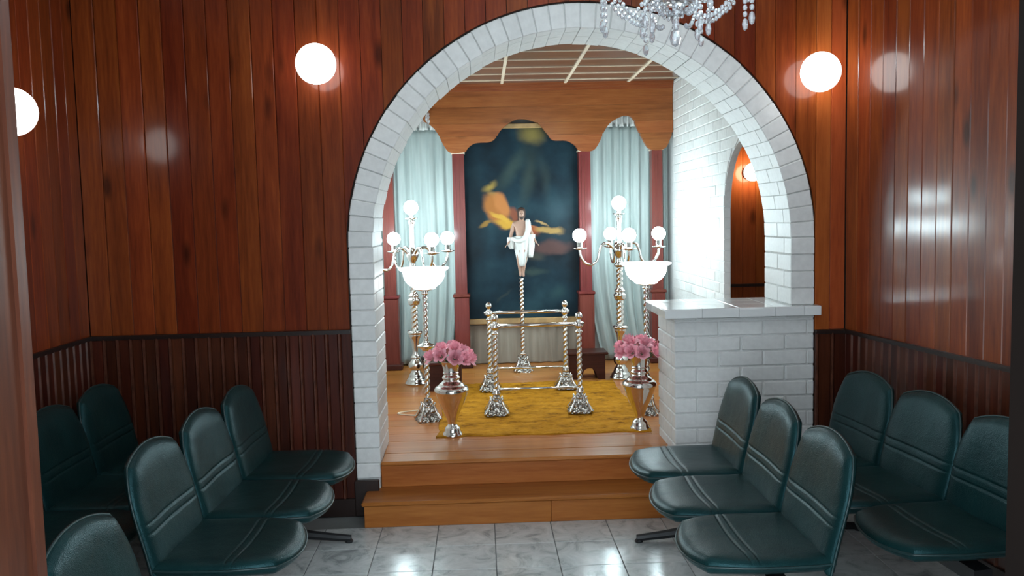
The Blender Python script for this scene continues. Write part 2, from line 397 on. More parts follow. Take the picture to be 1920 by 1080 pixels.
# arch wall: solid core with the arch cut out, boards in front
def zarch(x, r):
    d = abs(x-AX)
    return AZ+math.sqrt(max(r*r-d*d, 0)) if d < r else None
core = []
xs = [XL-.15, AX-RO]+[AX+RO*math.sin(a*PI/2/30) for a in range(-29, 30)]+[AX+RO, 2.20]
parts = [g_box(XL-.15, AX-RO, YB+.02, YA, 0, ZC), g_box(AX+RO, 2.35, YB+.02, YA, 0, ZC)]
for a, b in zip(xs[1:-2], xs[2:-1]):
    za = max(zarch(a, RO) or AZ, AZ); zb = max(zarch(b, RO) or AZ, AZ)
    v, f = g_box(a, b, YB+.02, YA, AZ, ZC)
    v = [(x, y, ((za if x == a else zb) if z == AZ else z)) for x, y, z in v]; parts.append((v, f))
wb = struct(obj('wall_back', mk(*join(*parts)), 'gap'))
wd = (AX-RO-.008-XL)/12
boards_x = XL
boards(wb, XL, AX-RO-.008, 1.02, ZC, .117, y=YB+.02)
n = 23; x0, x1 = AX-RO-.008, AX+RO+.006; wd = (x1-x0)/n
for k in range(n):
    a, b = x0+k*wd, x0+(k+1)*wd-.003
    ol = [(b, ZC), (a, ZC)]
    for s in range(7):
        x = a+(b-a)*s/6; z = zarch(x, RO+.010); ol.append((x, z if z else AZ-.4 if (x < AX-RO-.005 or x > AX+RO) else AZ))
    obj('plank', mk(*g_prism(ol, YB+.003, YB+.02)), 'wall_wood', wb)
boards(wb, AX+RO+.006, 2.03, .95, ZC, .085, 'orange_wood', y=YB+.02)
# base of the right strip is covered by wainscot
wl = struct(obj('wall_left', mk(*g_box(0, 3.4, 0, .1, 0, ZC)), 'gap', None, (XL-.018, 1.40, 0), (0, 0, PI/2)))
boards(wl, 0, 3.35, 1.02, ZC, .112, y=0.0)
RANG = math.atan2(-.992, .124)
wr = struct(obj('wall_right', mk(*g_box(-.05, 3.5, 0, .1, 0, ZC)), 'gap', None, (2.03+.018, YB, 0), (0, 0, RANG)))
boards(wr, 0, 3.45, .95, ZC, .112, y=0.0, tilt=.014)
wainscot('trim_1', (XL, YB+.004), 0, AX-RO-.004-XL, 1.045)
wainscot('trim_2', (XL-.016, 1.45), PI/2, YB-1.45, 1.045)
wainscot('trim_3', (AX+RO+.002, YB+.004), 0, .175, .975)
wainscot('trim_4', (2.03+.016, YB), RANG, 3.3, .975)
struct(obj('ceiling', mk(*g_box(-2.4, 2.7, 1.2, YA, ZC, ZC+.1)), 'plaster'))
# doorway the picture is taken through
wf = struct(obj('wall_front', mk(*join(g_box(-2.4, -.90, 1.30, 1.42, 0, ZC), g_box(1.07, 2.8, 1.30, 1.42, 0, ZC), g_box(-.90, 1.07, 1.30, 1.42, 2.45, ZC))), 'plaster'))
dj = struct(obj('door_1', mk(*join(g_box(-.93, -.775, 1.22, 1.50, 0, 2.45))), 'jamb'))
obj('door_stop', mk(*g_box(-.80, -.768, 1.455, 1.485, 0, 2.44)), 'jamb', dj)
obj('jamb', mk(*g_box(.943, 1.09, 1.25, 1.50, 0, 2.45)), 'jamb_dark', dj)
obj('lintel', mk(*g_box(-.93, 1.09, 1.22, 1.50, 2.45, 2.55)), 'jamb', dj)
obj('casing', mk(*g_box(-1.02, -.79, 1.20, 1.22, 0, 2.55)), 'jamb', dj)

# ------------------------------------------------------------------ brick arch
def arc_block(a0, a1, r0, r1, y0, y1, c=.004):
    V = []
    for y, e in ((y0, c), (y0+c, 0), (y1-c, 0), (y1, c)):
        for r, a in ((r0+e, a0+e/r0), (r0+e, a1-e/r0), (r1-e, a1-e/r1), (r1-e, a0+e/r1)):
            V.append((AX+r*math.cos(a), y, AZ+r*math.sin(a)))
    Fs = [(0, 1, 2, 3), (15, 14, 13, 12)]
    for i in range(3):
        for k in range(4): Fs.append((i*4+k, (i+1)*4+k, (i+1)*4+(k+1) % 4, i*4+(k+1) % 4))
    return mk(V, Fs)
ring = []
for k in range(49):
    a = PI*k/48; ring.append([(AX+r*math.cos(a), y, AZ+r*math.sin(a)) for r, y in ((RI+.005, YB+.007), (RO-.002, YB+.007), (RO-.002, YA-.004), (RI+.005, YA-.004))])
core = join(g_loft(ring), g_box(AX-RO+.002, AX-RI-.005, YB+.007, YA-.004, 0, AZ), g_box(AX+RI+.005, AX+RO-.002, YB+.007, YA-.004, 1.06, AZ))
wa = struct(obj('wall_arch', mk(*core), 'joint'))
wa['label'] = 'white painted brick arch framing the raised alcove'
N = 46
for k in range(N):
    a0 = PI*k/N+.0016; a1 = PI*(k+1)/N-.0016; j = random.uniform(-.003, .003)
    sp_ = YB+(.11 if k % 2 else .22)
    obj('brick', arc_block(a0, a1, RI+j, RO+j*.5, YB+random.uniform(-.003, .002), sp_-.002), 'brick', wa)
    obj('brick', arc_block(a0, a1, RI+j+.001, RO, sp_+.002, YA), 'brick', wa)
for side, zb, xa, xb in ((0, .205, AX-RO, AX-RI), (1, 1.118, AX+RI, AX+RO)):
    n = round((AZ-zb)/.086); ch = (AZ-zb)/n
    for k in range(n):
        z0 = zb+k*ch; z1 = z0+ch-.005; sp_ = YB+(.11 if k % 2 else .22); j = random.uniform(-.003, .003)
        cbox('brick', xa+.0, xb+j if side == 0 else xb, YB+random.uniform(-.003, .002), sp_-.002, z0, z1, 'brick', wa)
        cbox('brick', xa, xb+j*.5, sp_+.002, YA, z0, z1, 'brick', wa)
# dark base of the arch leg
struct(cbox('baseboard_left', AX-RO-.01, AX-RI-.008, YB-.035, YB-.004, 0, .20, 'cap'))

# ------------------------------------------------------------------ steps and platform
st = struct(obj('floor_steps', mk(*join(g_box(-.652, 1.05, 4.545, 4.80, 0, .118), g_box(AX-RI, 1.06, 4.80, YA, 0, ZP-.022))), 'riser'))
obj('riser', chambox(1.0, .018, .118, .002, 'riser'), None, st, (-.66+.5, 4.540, .059))
obj('riser', chambox(.71, .018, .118, .002, 'riser'), None, st, (.342+.355, 4.540, .059))
obj('tread', chambox(1.745, .285, .024, .008, 'riser'), None, st, (.200, 4.655, .130))
obj('riser', chambox(1.66, .018, .126, .002, 'riser'), None, st, (AX-RI+.83, 4.790, .205))
fp = struct(obj('floor_platform', mk(*g_box(AL-.1, AR+2.2, YA-.02, AYB, 0, ZP-.018)), 'riser'))
obj('tread', chambox(1.66, .185, .024, .008, 'platform'), None, fp, (AX-RI+.83, 4.852, ZP-.012))
obj('plank', chambox(1.66, .256, .022, .0015, 'platform'), None, fp, (AX-RI+.83, 5.074, ZP-.011))
y = 5.204; k = 0
while y < AYB-.02:
    y1 = min(y+.19, AYB); cut = random.uniform(-.3, 1.2)
    for xa, xb in ((AL, cut), (cut, AR)):
        cbox('plank', xa+.0007, xb-.0007, y+.0007, y1-.0007, ZP-.022, ZP, 'platform', fp, .0012)
    y = y1; k += 1

# ------------------------------------------------------------------ brick counter under the arch
ct = thing('brick_counter', 'white painted brick counter with a glazed tile top under the arch', 'counter', (1.46, 4.97, 0))
def loc_c(x, y, z): return (x-1.46, y-4.97, z)
obj('core', mk(*[g_box(1.071-1.46, 1.852-1.46, 4.756-4.97, 5.19-4.97, 0, 1.062)][0]), 'mortar', ct)
ch = .0868; z = .0; row = 0
while z < 1.05:
    z1 = min(z+ch-.008, 1.058)
    x = 1.065; lens = [(.25 if row % 2 else .125)]
    first = True
    while x < 1.852:
        L = (.25 if not first else (.255 if row % 2 else .13)); xe = min(x+L-.008, 1.854)
        if 1.854-xe < .03: xe = 1.854
        if xe-x > .02: cbox('brick', x-1.46, xe-1.46, 4.748-4.97+random.uniform(-.003, .001), 4.83-4.97, z, z1, 'brick', ct, .005)
        x = xe+.008; first = False
    yy = 4.838; L0 = .12 if row % 2 else .24
    while yy < 5.19:
        ye = min(yy+L0-.008, 5.20); L0 = .24
        if ye-yy > .02: cbox('brick', 1.065-1.46, 1.15-1.46, yy-4.97, ye-4.97, z, z1, 'brick', ct, .005)
        yy = ye+.008
    z += ch; row += 1
obj('slab', mk(*g_box(1.012-1.46, 1.868-1.46, 4.706-4.97, 5.245-4.97, 1.064, 1.106)), 'grout', ct)
xe = [1.004, 1.21, 1.415, 1.62, 1.78, 1.876]
ye = [4.698, 4.90, 5.08, 5.252]
for i in range(5):
    cbox('edge_tile', xe[i]+.001-1.46, xe[i+1]-.001-1.46, 4.697-4.97, 4.707-4.97, 1.062, 1.108, 'top_tile', ct, .0015)
    for j in range(3):
        if xe[i+1] > 1.73 and ye[j+1] > 4.9 and False: continue
        cbox('tile', xe[i]+.001-1.46, xe[i+1]-.001-1.46, ye[j]+.001-4.97, ye[j+1]-.001-4.97, 1.104, 1.114, 'top_tile', ct, .0015)
for j in range(3):
    cbox('edge_tile', 1.003-1.46, 1.013-1.46, ye[j]+.001-4.97, ye[j+1]-.001-4.97, 1.062, 1.108, 'top_tile', ct, .0015)

# ------------------------------------------------------------------ alcove shell
# brick wall with an arched opening to the next room
OY, OR_, OZ = 5.66, .45, 1.67
def zop(y):
    d = abs(y-OY); return OZ+math.sqrt(OR_**2-d*d) if d < OR_ else ZP
parts = [g_box(AR+.006, AR+.05, OY+OR_+.004, AYB+.1, 0, AZC), g_box(AR+.006, AR+.05, YA, OY-OR_+.001, 0, AZC)]
ysl = [OY-OR_*math.cos(PI*k/24) for k in range(25)]
for a, b in zip(ysl[:-1], ysl[1:]):
    za = max(zop(a), OZ); zb = max(zop(b), OZ)
    v, f = g_box(AR+.006, AR+.05, a, b, OZ, AZC)
    parts.append(([(x, y, ((za if y == a else zb) if z == OZ else z)) for x, y, z in v], f))
war = struct(obj('wall_alcove_right', mk(*join(*parts)), 'mortar'))
ch = .0785; row = 0; z = .98
while z < AZC-.02:
    z1 = min(z+ch-.006, AZC); zm = (z+z1)/2
    segs = []
    if zm < OZ: segs = [(OY+OR_, 7.74)]
    elif zm < OZ+OR_:
        d = math.sqrt(OR_**2-(zm-OZ)**2); segs = [(YA, OY-d), (OY+d, 7.74)]
    else: segs = [(YA, 7.74)]
    for ya, yb in segs:
        yy = ya; first = True
        while yy < yb-.02:
            L = .24 if not first else (.12 if row % 2 else .24)
            e = min(yy+L-.006, yb)
            def lim(yq, zq):
                if OZ < zq < OZ+OR_ and ya > OY: return max(yq, OY+math.sqrt(OR_**2-(zq-OZ)**2))
                if OZ < zq < OZ+OR_ and yb < OY: return min(yq, OY-math.sqrt(OR_**2-(zq-OZ)**2))
                return yq
            if first or e > yb-.02:
                xa_ = AR+random.uniform(-.002, .003); quad = [(lim(yy, z), z), (lim(e, z), z), (lim(e, z1), z1), (lim(yy, z1), z1)]
                V_ = [(xa_, p, q) for p, q in quad]+[(AR+.045, p, q) for p, q in quad]
                obj('brick', mk(V_, [(0, 1, 2, 3), (7, 6, 5, 4), (0, 4, 5, 1), (1, 5, 6, 2), (2, 6, 7, 3), (3, 7, 4, 0)]), 'brick', war)
            else: cbox('brick', AR+random.uniform(-.002, .003), AR+.045, yy, e, z, z1, 'brick', war, .004)
            yy = e+.006; first = False
    z += ch; row += 1
wal = struct(obj('wall_alcove_left', mk(*g_box(AL-.1, AL, YA, AYB+.1, 0, AZC)), 'plaster'))
wab = struct(obj('wall_alcove_back', mk(*g_box(AL-.1, AR+.1, AYB, AYB+.1, 0, AZC+.1)), 'plaster'))
ca = struct(obj('ceiling_alcove', mk(*g_box(AL-.1, AR+.1, YA, AYB+.1, AZC+.012, AZC+.1)), 'gap'))
bx = [AL, -.895, -.34, .215, .77, 1.325, AR]; by = [YA+.01, 5.26, 5.58, 5.90, 6.22, 6.55, 6.87, 7.19, 7.51, 7.72]
for i in range(6):
    for j in range(9):
        if bx[i+1]-bx[i] > .03 and by[j+1]-by[j] > .03:
            cbox('panel', bx[i]+.004, bx[i+1]-.004, by[j]+.004, by[j+1]-.004, AZC, AZC+.012, 'ceil_panel', ca, .002)
for x in bx[1:-1]: obj('batten', mk(*g_box(x-.012, x+.012, YA, 7.72, AZC-.010, AZC+.010)), 'batten', ca)
for y in by[1:-1]: obj('batten', mk(*g_box(AL, AR, y-.007, y+.007, AZC-.006, AZC+.010)), 'batten', ca)
# next room seen through the opening
ws = struct(obj('wall_side_room', mk(*g_box(AR+.05, 4.0, 7.42, 7.5, 0, AZC)), 'gap'))
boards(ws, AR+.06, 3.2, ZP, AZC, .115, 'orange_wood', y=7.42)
obj('rail', mk(*g_box(AR+.06, 3.2, 7.385, 7.405, .995, 1.02)), 'cap', ws)
struct(obj('wall_side_room_end', mk(*g_box(3.2, 3.3, 5.0, 7.5, 0, AZC)), 'wall_wood'))
struct(obj('ceiling_side_room', mk(*g_box(AR+.05, 3.3, 5.0, 7.5, AZC, AZC+.1)), 'plaster'))
struct(obj('wall_side_room_near', mk(*g_box(2.35, 3.3, 5.0, 5.1, 0, AZC)), 'plaster'))

# valance with scalloped bays, in horizontal planks
SCP = [(-.97, 2.33), (-.95, 2.29), (-.885, 2.215), (-.77, 2.215), (-.717, 2.27), (-.652, 2.392), (-.608, 2.485), (-.553, 2.512), (-.497, 2.504), (-.407, 2.451), (-.351, 2.375), (-.305, 2.278), (-.247, 2.218), (-.12, 2.224), (-.097, 2.256), (-.03, 2.298), (.102, 2.307), (.158, 2.349), (.204, 2.414), (.305, 2.488), (.404, 2.503), (.525, 2.463), (.601, 2.374), (.655, 2.313), (.777, 2.305), (.854, 2.26), (.892, 2.215),
       (1.009, 2.213), (1.065, 2.278), (1.111, 2.375), (1.167, 2.451), (1.257, 2.504), (1.313, 2.514), (1.368, 2.491), (1.412, 2.392), (1.477, 2.27), (1.527, 2.214), (1.65, 2.217), (1.70, 2.30), (1.725, 2.363)]
sc_path = []
pp = catmull([(x, 0, z) for x, z in SCP], 4)
def scal(x):
    for a, b in zip(pp[:-1], pp[1:]):
        if a.x <= x <= b.x: return a.z+(b.z-a.z)*(x-a.x)/max(1e-6, b.x-a.x)
    return 2.36
vl = struct(obj('trim_5', mk(*join(g_box(AL, AR-.005, 7.66, 7.78, AZC-.022, AZC), g_box(AL, AR-.005, 7.675, 7.78, AZC-.045, AZC-.022), g_box(AL, AR-.005, 7.688, 7.78, AZC-.065, AZC-.045))), 'valance'))
vl['label'] = 'scalloped wooden valance with a cornice above the painting'
zs = [2.20, 2.36, 2.47, 2.61, AZC-.06]
NX = 270
for z0, z1 in zip(zs[:-1], zs[1:]):
    run = []
    def flush():
        if len(run) > 1: obj('plank', mk(*g_prism([(x, z1-.001) for x, _ in run][::-1]+run, 7.70, 7.745)), 'valance', vl)
    for k in range(NX+1):
        x = AL+(AR-.005-AL)*k/NX; zb = max(z0, scal(x))
        if zb < z1-.004: run.append((x, zb))
        else: flush(); run.clear()
    flush()
# pilasters
for k, (xa, xb) in enumerate(((-.874, -.771), (-.239, -.135), (.889, .994), (1.545, 1.641))):
    p = struct(obj('trim_%d' % (6+k), mk(*g_box(xa, xb, 7.755, 7.86, .95, 2.215)), 'pilaster'))
    for e in (.022, .05): obj('fillet', mk(*g_box(xa+e, xa+e+.006, 7.750, 7.757, 1.0, 2.17)), 'pilaster', p)
    obj('capital', chambox(xb-xa+.016, .13, .014, .003, 'batten'), None, p, ((xa+xb)/2, 7.80, 2.218))
    obj('pedestal', chambox(xb-xa+.03, .14, .60, .005, 'pilaster'), None, p, ((xa+xb)/2, 7.80, .63))
    obj('pedestal_cap', chambox(xb-xa+.05, .16, .03, .008, 'pilaster'), None, p, ((xa+xb)/2, 7.80, .945))
    obj('plinth', chambox(xb-xa+.075, .17, .05, .008, 'dark_red'), None, p, ((xa+xb)/2, 7.79, ZP+.025))

# ------------------------------------------------------------------ painting
pt = thing('framed_painting', 'tall dark blue and gold oil painting hung between the two curtains', 'painting', (.38, 7.90, .72))
W0, W1 = -.155, .90
obj('canvas', mk(*g_box(0, W1-W0, -.012, .012, 0, 1.72)), 'canvas', pt, (W0-.38, 0, 0))
obj('frame_top', chambox(W1-W0, .05, .045, .006, 'gold'), None, pt, ((W0+W1)/2-.38, 0, 1.742))
obj('frame_bottom', chambox(W1-W0, .07, .05, .006, 'gold'), None, pt, ((W0+W1)/2-.38, -.01, -.028))
obj('frame_side', chambox(.04, .05, 1.76, .006, 'gold'), None, pt, (W0-.38-.02, 0, .86))
obj('frame_side', chambox(.04, .05, 1.76, .006, 'gold'), None, pt, (W1-.38+.02, 0, .86))

# ------------------------------------------------------------------ curtains
def curtain(name, label, x0, x1, z0, z1, y, folds, amp, material='curtain', sway=0.0, gather=0.0, seed=0, group=None, heading=True):
    rnd = random.Random(seed); ph = [rnd.uniform(0, 6.28) for _ in range(4)]
    NXc, NZ = folds*10, 34; V = []; Fs = []
    W = x1-x0; cx = (x0+x1)/2
    for j in range(NZ+1):
        v = j/NZ; z = z0+(z1-z0)*v
        low = max(0, 1-v/.45)
        for i in range(NXc+1):
            u = i/NXc
            uu = u+.010*math.sin(6*u+ph[0])+.014*math.sin(3*v+5*u+ph[1])*(1-v)
            x = (uu-.5)*W*(1-gather*low*.5)+sway*low**2
            a = amp*(.75+.35*math.sin(5*u+ph[2]))*(.6+.4*(1-v))
            yy = a*math.sin(2*PI*folds*u+.5*math.sin(4*v+ph[3]))+.3*a*math.sin(2*PI*folds*2.3*u+ph[1])
            V.append((x, yy, z-z0))
    for j in range(NZ):
        for i in range(NXc): a = j*(NXc+1)+i; Fs.append((a, a+1, a+NXc+2, a+NXc+1))
    t = thing(name, label, 'curtain', (cx, y, z0), 0, group)
    me = mk(V, Fs, True); c = obj('cloth', me, material, t); s = c.modifiers.new('thickness', 'SOLIDIFY'); s.thickness = .003
    if heading:
        V = []; Fs = []; n = folds*14
        for j in range(5):
            for i in range(n+1):
                u = i/n; V.append(((u-.5)*W, -.012+.016*math.sin(2*PI*folds*2*u)*(1+.3*j)+.004*math.sin(31*u), z1-z0-.02+.028*j))
        for j in range(4):
            for i in range(n): a = j*(n+1)+i; Fs.append((a, a+1, a+n+2, a+n+1))
        h = obj('heading', mk(V, Fs, True), 'robe', t); s = h.modifiers.new('thickness', 'SOLIDIFY'); s.thickness = .003
    return t
curtain('curtain', 'pale satin curtain hanging behind the candelabrum with the dark stool beside it', -.80, -.215, ZP+.02, 2.46, 7.93, 6, .028, sway=-.05, gather=.25, seed=3)
curtain('curtain', 'pale satin curtain swept sideways near the brick wall and kneeler', .965, 1.575, ZP+.02, 2.46, 7.93, 6, .030, sway=.10, gather=.35, seed=5)
curtain('curtain', 'narrow pale curtain strip squeezed against the alcove brick wall', 1.655, 1.718, ZP+.02, 2.46, 7.90, 2, .022, seed=8, heading=False)
curtain('curtain', 'narrow pale curtain strip beside the leg of the arch', -.955, -.86, ZP+.02, 2.46, 7.90, 2, .022, seed=9, heading=False)
curtain('cloth_skirt', 'cream gathered cloth skirt hanging below the dark painting', -.14, .885, ZP+.005, .655, 7.92, 9, .014, 'skirt', seed=12, heading=False)

# ------------------------------------------------------------------ globe wall lamps
def globe_lamp(label, loc, wall_dir, material='globe', r=.105, gap=.13, name='globe_lamp'):
    t = thing(name, label, 'wall lamp', loc)
    o = obj('globe', mk(*g_sphere((0, 0, 0), r, 28, 18), smooth=True), material, t)
    d = Vector(wall_dir).normalized()
    prof = [(.030, 0), (.034, .01), (.034, .03), (.045, .036), (.060, .05), (.062, .06)]
    L = gap-r*.94
    me = mk(*g_lathe([(.032, r*.94), (.036, r*.97), (.036, r*.94+L*.5), (.052, r*.94+L*.6), (.056, gap)], 20), smooth=False)
    f = obj('fitting', me, 'cap', t); f.rotation_euler = d.to_track_quat('Z', 'Y').to_euler()
    return t
globe_lamp('lit white globe lamp on the boards beside the arch, above the wainscot', (-.840, 4.630, 2.461), (0, 1, 0), gap=.118)
globe_lamp('lit white globe lamp at the orange boards above the brick counter', (1.835, 4.630, 2.377), (0, 1, 0), gap=.118)
globe_lamp('lit white globe lamp on the side wall, cut off by the door jamb', (-2.025, 3.88, 2.145), (-1, 0, 0), gap=.113)
globe_lamp('small warm globe lamp seen through the opening in the alcove brick wall', (2.31, 7.28, 1.975), (0, 1, 0), 'globe_warm', .075, .10)

# ------------------------------------------------------------------ beam seating
def pad_geo(L, Wd, tt, tb, kf, kb, grooves, bend, wtaper, n=11):
    base = sorted(set([round(math.sin(PI/2*i/n), 4) for i in range(-n, n+1)]))
    us = sorted(set(base+[round(g+e, 4) for g in grooves for e in (-.05, -.03, -.015, 0, .015, .03, .05)])); vs = base
    V = []; Fs = []; nu, nv = len(us), len(vs); edge = []
    def pos(u, v):
        k = kf if u > 0 else kb
        x = u*math.sqrt(1-k*v*v/2); y = v*math.sqrt(1-k*u*u/2)
        return x*L/2, y*Wd/2*wtaper(x)
    for s in (1, -1):
        for u in us:
            for v in vs:
                x, y = pos(u, v); e = max(abs(u), abs(v)); h = math.sqrt(max(0, 1-e**7))
                z = s*h*(tt if s > 0 else tb)
                if s > 0:
                    z -= .010*(1-abs(u)**2)*(1-abs(v)**2)*.3
                    for g in grooves: z -= .0045*math.exp(-((u-g)/.020)**2)*(1-abs(v)**6)
                V.append(bend(x, y, z))
    for s in range(2):
        o = s*nu*nv
        for i in range(nu-1):
            for j in range(nv-1):
                a = o+i*nv+j; q = (a, a+1, a+nv+1, a+nv); Fs.append(q if s else q[::-1])
    bm_edge = []
    for j in range(nv): bm_edge.append((us[0], vs[j]))
    for i in range(1, nu): bm_edge.append((us[i], vs[-1]))
    for j in range(nv-2, -1, -1): bm_edge.append((us[-1], vs[j]))
    for i in range(nu-2, 0, -1): bm_edge.append((us[i], vs[0]))
    path = []
    for u, v in bm_edge:
        x, y = pos(u, v); path.append(bend(x*1.005, y*1.005, 0))
    return V, Fs, path
def weld(V, Fs, smooth=True):
    me = mk(V, Fs); bm = bmesh.new(); bm.from_mesh(me); bmesh.ops.remove_doubles(bm, verts=bm.verts[:], dist=.0003)
    bmesh.ops.recalc_face_normals(bm, faces=bm.faces[:]); bm.to_mesh(me); bm.free()
    me.polygons.foreach_set('use_smooth', [True]*len(me.polygons)); return me
def seat_bend(x, y, z):
    X = x+.225; d = max(0, x-.08)
    return (X, y, .425+z-d*d*.45+.15*max(0, -.15-x)**1.5+.010*(abs(y)/.25)**2)
def back_bend(x, y, z):      # x runs up the back, z is towards the sitter
    h = x+.205; lean = .10+.28*h
    zz = .415+h*.97
    return (-.015-.16*h-.35*h*h+.55*h*h*h+z+.10*y*y*2.0, y, zz-.20*z)
sv, sf, sp1 = pad_geo(.48, .506, .034, .040, .74, .03, [.10, .24], seat_bend, lambda x: 1-.03*max(0, -x)**2)
bv, bf, bp1 = pad_geo(.46, .508, .034, .028, .68, .06, [-.22, -.06], back_bend, lambda x: 1-.05*max(0, x)**2-.03*max(0, -x))
seat_me = weld(sv, sf); back_me = weld(bv, bf)
for me_ in (seat_me, back_me): me_.materials.append(M['vinyl'])
spipe = mk(*g_tube(sp1, .0045, 6, True), smooth=True); bpipe = mk(*g_tube(bp1, .0045, 6, True), smooth=True)
for me_ in (spipe, bpipe): me_.materials.append(M['piping'])
brk = mk(*join(g_box(-.035, .30, -.025, .025, .350, .366), g_tube([(.10, 0, .355), (-.03, 0, .37), (-.075, 0, .45), (-.115, 0, .60)], .014, 8))); brk.materials.append(M['black'])
def leg_mesh():
    parts = [g_box(.13, .17, -.02, .02, .04, .31), g_tube([(-.12, 0, .020), (.02, 0, .034), (.15, 0, .050), (.28, 0, .034), (.42, 0, .020)], [.018, .022, .028, .022, .018], 8)]
    for x in (-.11, .41): parts.append(g_lathe([(.020, 0), (.022, .006), (.014, .018)], 10, x, 0))
    me = mk(*join(*parts)); me.materials.append(M['black']); return me
leg_me = leg_mesh()
def bench(label, loc, rz, n, pitch=.51, group=None):
    t = thing('beam_seat_bench', label, 'bench', loc, rz, group)
    ys = [(i-(n-1)/2)*pitch for i in range(n)]
    for y in ys:
        s = obj('seat', seat_me, None, t, (0, y, 0)); obj('piping', spipe, None, s)
        b = obj('backrest', back_me, None, t, (0, y, 0)); obj('piping', bpipe, None, b)
        obj('bracket', brk, None, t, (0, y, 0))
    Lb = (n-1)*pitch/2+.20
    obj('beam', mk(*g_box(.115, .185, -Lb, Lb, .30, .352)), 'black', t)
    for y in (-Lb+.08, Lb-.08): obj('leg', leg_me, None, t, (0, y, 0))
    return t
bench('dark teal three-seat bench in front of the brick counter', (1.165, 3.57, 0), PI, 3)
bench('dark teal three-seat bench against the wall, behind the bench facing the steps', (1.845, 3.63, 0), PI-math.radians(-5), 3, .50)
bench('dark teal three-seat bench beside the leg of the arch', (-1.145, 3.72, 0), math.radians(-2), 3)
bench('dark teal bench in the shadowy corner, partly hidden by the door jamb', (-1.86, 3.87, 0), 0, 3, .50)
bench('dark teal bench closest to the doorway, only a backrest showing', (-1.02, 2.06, 0), 0, 2)

# ------------------------------------------------------------------ silver stands
def g_twist(r, z0, z1, lobes=2, pitch=.085, amp=.22, seg=12, cx=0, cy_=0):
    n = max(4, int((z1-z0)/(pitch/lobes)*6)); rings = []
    for i in range(n+1):
        z = z0+(z1-z0)*i/n; tw = 2*PI*(z-z0)/pitch
        rings.append([(cx+r*(1+amp*math.cos(lobes*(a-tw)))*math.cos(a), cy_+r*(1+amp*math.cos(lobes*(a-tw)))*math.sin(a), z) for a in [2*PI*k/seg for k in range(seg)]])
    return g_loft(rings)
def g_pyramid(h, wb, wt, cx=0, cy_=0, seg=5):
    # flared square foot with scalloped sides
    rings = []
    for i in range(13):
        t = i/12; s = wt+(wb-wt)*((1-t)**1.7); 
        if i == 0: s = wb*.98
        ring = []
        for k in range(24):
            a = 2*PI*k/24; q = max(abs(math.cos(a)), abs(math.sin(a))); rr = s/(q**.85)*(1-.08*math.cos(8*a)*(1-t))*(1+.05*math.sin(t*18))
            ring.append((cx+rr*math.cos(a), cy_+rr*math.sin(a), h*t))
        rings.append(ring)
    return g_loft(rings)
def foot_parts(t, x, y, wb=.085, h=.135, wt=.022):
    f = obj('foot', mk(*g_pyramid(h, wb, wt)), 'ornate', t, (x, y, 0))
    for sx in (-1, 1):
        for sy_ in (-1, 1):
            c = wb*.80
            obj('scroll', mk(*join(g_tube([(sx*c*1.18, sy_*c*1.18, .008), (sx*c, sy_*c, .022), (sx*c*.72, sy_*c*.72, h*.42), (sx*c*.52, sy_*c*.52, h*.72), (sx*c*.62, sy_*c*.62, h*.82)], [.010, .011, .009, .009, .006], 6)), smooth=True), 'chrome', f)
    return f
def coffin_stand(label, y, xa, xb, tilt):
    t = thing('coffin_stand', label, 'coffin stand', ((xa+xb)/2, y, ZP+.020), tilt)
    W = (xb-xa)/2
    for sx in (-W, W):
        foot_parts(t, sx, 0)
        p = obj('post', mk(*g_twist(.0155, .13, .585, 2, .075)), 'rope', t, (sx, 0, 0)); 
        for pl in p.data.polygons: pl.use_smooth = True
        obj('collar', mk(*g_lathe([(.014, .125), (.026, .130), (.030, .140), (.020, .150), (.026, .160), (.015, .170)], 16), smooth=True), 'chrome', t, (sx, 0, 0))
        obj('collar', mk(*g_lathe([(.015, .540), (.024, .545), (.024, .552), (.016, .558), (.016, .575), (.026, .580), (.028, .590), (.028, .612), (.020, .618)], 16), smooth=True), 'chrome', t, (sx, 0, 0))
        obj('finial', mk(*g_lathe([(.012, .612), (.020, .618), (.012, .626), (.012, .632), (.020, .640), (.025, .653), (.022, .668), (.012, .678), (.002, .682)], 16), smooth=True), 'chrome', t, (sx, 0, 0))
    obj('top_rail', mk(*g_tube([(-W-.035, 0, .600), (W+.035, 0, .600)], .0125, 12), smooth=True), 'chrome', t)
    obj('bottom_rail', mk(*g_tube([(-W, 0, .165), (W, 0, .165)], .009, 10), smooth=True), 'chrome', t)
    return t
coffin_stand('silver coffin stand frame standing nearest the steps on the mustard rug', 5.80, .078, .648, 0)
coffin_stand('silver coffin stand frame at the back, nearer the painting', 6.62, .045, .632, 0)

